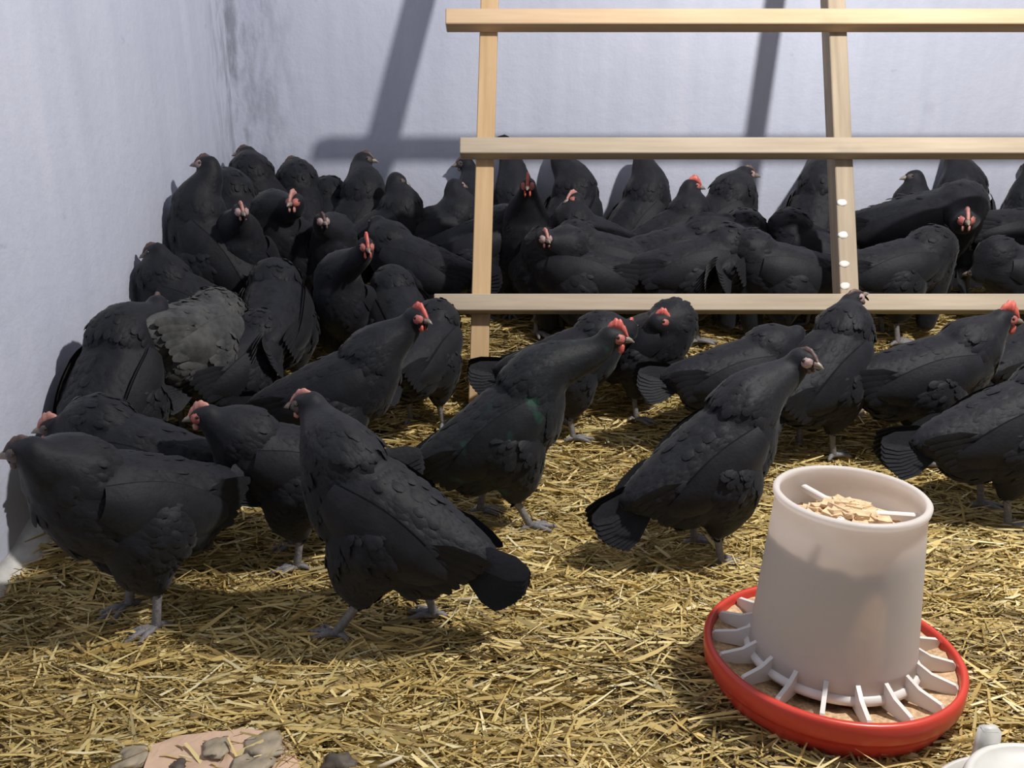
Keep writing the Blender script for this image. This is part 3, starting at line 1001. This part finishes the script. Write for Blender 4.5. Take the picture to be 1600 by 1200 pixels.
# body x in the photograph, depth, facing (0 right, 90 away, 180 left, -90 towards the viewer), body pitch, head spot in the
# photograph, head facing, options, label
HENS = [
    # ---- front birds
    (205, 1.42, 228, 20, (44, 706), 184, dict(vox=.0055, feathers=1000, comb=.05, face='face_dark', tail=12, comb_mat='comb_dark', scale=1.1, tlen=.85),
     'black hen nearest the left wall, in profile facing left, beak at the photo edge'),
    (225, 1.66, 180, 18, (86, 668), 190, dict(vox=.006, feathers=800, comb=.45, comb_mat='comb_pale', face='face_dark'),
     'black hen whose pinkish head shows just above the hen nearest the left wall'),
    (168, 1.86, 82, 40, (238, 476), 100, dict(vox=.006, feathers=800, comb=.1, comb_mat='comb_dark', face='face_dark', scale=1.08),
     'tall black hen by left wall seen from behind, left of the grey rump'),
    (305, 2.14, 80, -8, (345, 560), 80, dict(vox=.006, feathers=1000, comb=0, plume='plume_grey', puff=1.02, face='face_dark', dy=.2, tail=-25, tlen=.4, scale=1.2),
     'hen seen from behind with fluffy grey rump'),
    (452, 1.66, 200, 18, (322, 650), 188, dict(vox=.0055, feathers=1000, comb=.35, comb_mat='comb_pale', scale=1.0),
     'round black hen with pink face facing left, behind the front hen'),
    (600, 1.39, 166, 31, (482, 632), 165, dict(vox=.005, feathers=1300, comb=.12, comb_mat='comb_pale', face='face_dark', tail=-4, stride=.07, scale=1.06, tlen=.9, dy=.09),
     'front black hen standing in the middle of the straw, tail fanned low to right'),
    (530, 2.06, 5, 22, (650, 496), -35, dict(vox=.006, feathers=900, comb=.55, scale=1.1),
     'broad black hen with red face at the left end of the lowest rung'),
    (785, 1.84, 12, 34, (956, 527), -8, dict(vox=.0055, feathers=1100, comb=.75, plume='plume_green_glint', stride=-.045, scale=1.08, tail=-6),
     'black hen with painted green gloss and tall red comb striding right'),
    (1112, 1.68, 20, 33, (1254, 562), -50, dict(vox=.0055, feathers=1100, comb=.1, comb_mat='comb_dark', face='face_pale', scale=1.06, tail=-8),
     'black hen with pale pink face standing left behind the feeder'),
    (890, 2.28, 8, 18, (985, 512), 70, dict(vox=.007, feathers=600, comb=.1, face='face_dark'),
     'black hen behind the green-glossed hen, its head turned away'),
    (1005, 2.38, -25, 20, (1036, 503), -10, dict(vox=.007, feathers=600, comb=.65),
     'black hen with red comb and red wattles under middle of the lowest rung'),
    (1150, 2.22, 12, 12, (1245, 520), 60, dict(vox=.007, feathers=600, comb=.0, face='face_dark'),
     'black hen with its back to the lowest rung, behind the pale-faced hen'),
    (1285, 2.2, 35, 30, (1332, 470), 15, dict(vox=.0065, feathers=800, comb=.05, comb_mat='comb_dark', face='face_pale', hp=.55, scale=1.1),
     'black hen lifting its pale beak over the lowest rung near second upright'),
    (1450, 2.16, 2, 14, (1568, 498), -5, dict(vox=.0065, feathers=800, comb=.9, scale=1.12),
     'large-combed red-faced black hen under the lowest rung at the right edge'),
    (1572, 1.86, 5, 22, (1690, 560), 0, dict(vox=.006, feathers=900, comb=.5, scale=1.08),
     'black hen cut off by the right edge of the photo, tail towards the feeder'),
    (1612, 2.32, 30, 20, (1660, 500), 0, dict(comb=.3, face='face_dark'),
     'black hen mostly beyond the right edge behind the large-combed hen'),
    (900, 2.74, 172, 10, (850, 500), 150, dict(comb=0, face='face_dark', scale=1.1),
     'black hen turned away in the shade under lowest rung, right of first upright'),
    (1085, 2.74, 8, 10, (1140, 500), 40, dict(comb=0, face='face_dark', scale=1.1),
     'black hen turned away in the shade under lowest rung, right of red-wattled hen'),
    (1222, 2.72, 176, 10, (1170, 510), 150, dict(comb=0, face='face_dark', scale=1.1),
     'black hen turned away in the shade under lowest rung, left of second upright'),
    (1400, 2.74, 4, 10, (1450, 500), 40, dict(comb=0, face='face_dark', scale=1.1),
     'black hen turned away in the shade under lowest rung, right of second upright'),
    # ---- left middle
    (305, 2.34, 178, 26, (246, 402), 182, dict(vox=.007, feathers=600, comb=.05, comb_mat='comb_dark', face='face_dark', hp=-.15, scale=1.05),
     'black hen leaning its beak to the left wall above the grey-rumped hen'),
    (543, 2.52, -100, 34, (572, 384), -70, dict(vox=.007, feathers=600, comb=.7, hp=-.1),
     'black hen with bright red comb facing the viewer amid left crowd'),
    (430, 2.38, 100, 20, (410, 440), 110, dict(comb=.0, face='face_dark', scale=1.1),
     'black hen turned away, below and left of the red-combed hen in left crowd'),
    (372, 2.16, 62, 12, (405, 520), 60, dict(comb=.0, face='face_dark'),
     'black hen turned away between the grey rump and the broad red-faced hen'),
    (628, 2.5, 115, 24, (604, 425), 100, dict(comb=.0, face='face_dark'),
     'black hen turned away just right of the red-combed hen in left crowd'),
    (662, 2.3, 70, 16, (690, 520), 60, dict(comb=.0, face='face_dark'),
     'black hen turned away at the foot of the first upright'),
    # ---- left corner crowd
    (335, 2.6, 172, 50, (319, 257), 176, dict(comb=.1, comb_mat='comb_dark', face='face_pale', hp=.12, scale=1.15),
     'black hen stretching up at the left wall, beak raised, leftmost head of crowd'),
    (372, 2.84, 120, 44, (357, 276), 110, dict(comb=0, face='face_dark', scale=1.1),
     'black hen with head turned away in corner, between two left-facing heads'),
    (418, 3.05, 168, 46, (388, 252), 178, dict(comb=.05, comb_mat='comb_dark', face='face_dark', hp=.05, scale=1.12),
     'black hen directly under the dirty corner of the walls, beak left'),
    (474, 3.1, 115, 46, (460, 256), 182, dict(comb=.05, comb_mat='comb_dark', face='face_dark', scale=1.12),
     'black hen with bluish dark head facing left, alone against the back wall'),
    (452, 2.8, -110, 34, (461, 315), -105, dict(comb=.5, comb_mat='comb_pale', scale=1.08),
     'black hen with dull red face towards viewer below the bluish-headed hen'),
    (520, 2.8, -70, 30, (503, 345), -60, dict(comb=.1, comb_mat='comb_dark', face='face_pale'),
     'black hen with greyish face, right of the dull red-faced hen in left crowd'),
    (385, 2.66, -85, 30, (376, 330), -60, dict(comb=.2, comb_mat='comb_pale', face='face_pale'),
     'black hen with small pale face in the middle of the corner crowd'),
    (556, 3.06, 40, 50, (568, 249), 2, dict(comb=.1, comb_mat='comb_dark', face='face_dark', scale=1.15),
     'tall black hen facing right beside the cross-shaped shadow on the wall'),
    (596, 2.96, 5, 32, (621, 281), -5, dict(comb=0, face='face_dark', hp=-.3, scale=1.1),
     'black hen with lowered beak facing right, just right of tall hen at shadow'),
    (515, 3.12, 95, 38, (506, 306), 95, dict(comb=0, face='face_dark', scale=1.05),
     'black hen with only its nape showing between two tall hens by the back wall'),
    # ---- behind the ladder, between first and second upright
    (672, 3.02, 12, 12, (712, 290), 40, dict(comb=0, face='face_pale', scale=1.15),
     'black hen with greyish nape just left of the first upright'),
    (745, 3.17, 105, 44, (727, 256), 180, dict(comb=.1, comb_mat='comb_dark', face='face_dark', scale=1.1),
     'black hen half hidden by first upright, beak pointing left'),
    (650, 2.76, 160, 16, (590, 350), 140, dict(comb=0, face='face_dark', scale=1.1),
     'black hen turned away left of the first upright, back level with rungs'),
    (745, 2.92, 5, 16, (800, 350), 30, dict(comb=0, face='face_dark', scale=1.1),
     'black hen directly behind the first upright'),
    (806, 3.17, 95, 48, (785, 222), 200, dict(comb=0, face='face_dark', scale=1.15),
     'black hen whose crown peeps over the middle rung right of first upright'),
    (888, 3.17, 60, 48, (878, 236), 30, dict(comb=0, face='face_dark', scale=1.2),
     'black hen with head hidden behind the middle rung, above the dull pink head'),
    (822, 2.92, -92, 36, (825, 290), -95, dict(comb=.6, comb_mat='comb', scale=1.08),
     'black hen with red comb facing viewer between middle and lowest rungs'),
    (932, 3.0, 176, 20, (898, 313), 215, dict(comb=.3, comb_mat='comb_pale', scale=1.05),
     'black hen with dull pink head and rounded back, below middle rung'),
    (858, 2.8, -55, 14, (850, 372), -70, dict(comb=.25, comb_mat='comb_pale', face='face_pale', scale=1.05),
     'black hen with pale face low between rungs, below the red-combed one'),
    (990, 3.16, 30, 46, (1008, 238), 40, dict(comb=0, face='face_dark', scale=1.2),
     'black hen with slender neck rising behind the middle rung'),
    (1040, 3.04, 12, 26, (1080, 291), 2, dict(comb=.5, comb_mat='comb', scale=1.1),
     'black hen with red comb facing right just below middle rung'),
    (1112, 3.1, 12, 38, (1160, 279), 4, dict(comb=.05, comb_mat='comb_dark', face='face_pale', scale=1.22),
     'tall black hen facing right beside the shadow of the second upright'),
    (1050, 2.82, 2, 10, (1135, 345), 60, dict(comb=0, face='face_dark', scale=1.15),
     'black hen showing a long level back in front of the tall right-facing hen'),
    (1150, 2.84, 65, 16, (1165, 350), 60, dict(comb=0, face='face_dark', scale=1.1),
     'black hen turned away below the tall right-facing hen'),
    (945, 2.8, 176, 10, (880, 395), 150, dict(comb=0, face='face_dark', scale=1.1),
     'black hen turned away just above the lowest rung, right of the pale-faced one'),
    # ---- around and right of the second upright
    (1268, 2.88, 168, 24, (1220, 364), 186, dict(comb=.55, comb_mat='comb', scale=1.08),
     'black hen with red comb facing left beside the second upright'),
    (1272, 3.14, 60, 52, (1286, 236), 60, dict(comb=0, face='face_dark', scale=1.25),
     'black hen stretching behind middle rung left of the second upright'),
    (1432, 3.0, -38, 14, (1508, 343), -105, dict(dy=-.22, comb=.3, comb_mat='comb_pale', scale=1.3, puff=1.12, tlen=.7),
     'big round-backed black hen with dull pink face right of second upright'),
    (1452, 3.17, 170, 32, (1428, 276), 180, dict(comb=0, face='face_dark', scale=1.1),
     'black hen facing left with its head above the big round back'),
    (1492, 3.18, 70, 52, (1488, 238), 80, dict(comb=0, face='face_dark', scale=1.2),
     'black hen with neck up behind the middle rung right of second upright'),
    (1590, 3.06, 2, -2, (1665, 300), 0, dict(comb=.2, face='face_dark', tail=34, scale=1.12),
     'black hen with spiky raised tail against the back wall at the right'),
    (1612, 3.2, 100, 44, (1606, 262), 100, dict(comb=0, face='face_dark', scale=1.1),
     'black hen at right edge against the back wall, behind the spiky tail'),
    (1400, 2.76, 8, 6, (1470, 420), 60, dict(comb=0, face='face_dark', scale=1.0),
     'black hen turned away just above lowest rung, right of second upright'),
    (1600, 2.76, 176, 6, (1530, 425), 130, dict(comb=0, face='face_dark', scale=1.0),
     'black hen turned away above lowest rung at the right edge'),
]
for bx, Y, yaw, pit, hxy, hyaw, opt, lab in HENS:
    opt = dict(opt)
    dy = opt.pop('dy', None)
    hp = opt.pop('hp', 0.0)
    P = at(bx, 500, Y)
    for _ in range(6):
        gz = bed_height(P.x, Y)
        # body centre sits about 0.22 m above its ground; refine x with that height
        c, s = math.cos(PITCH), math.sin(PITCH)
        depth = Y * c - (gz + 0.22 - CAMZ) * s
        P.x = (bx - 800) / FOC * depth
    P.x = max(P.x, LEFT_X + 0.115)
    yw = R(yaw)
    Yh = Y + (math.sin(yw) * 0.17 if dy is None else dy)
    Yh = min(Yh, BACK_Y - 0.05)
    H = at(hxy[0], hxy[1], Yh)
    H.x = max(H.x, LEFT_X + 0.055)
    make_hen(lab, (P.x, Y, gz + 0.004), yw, pit, H, R(hyaw), hp, **opt)
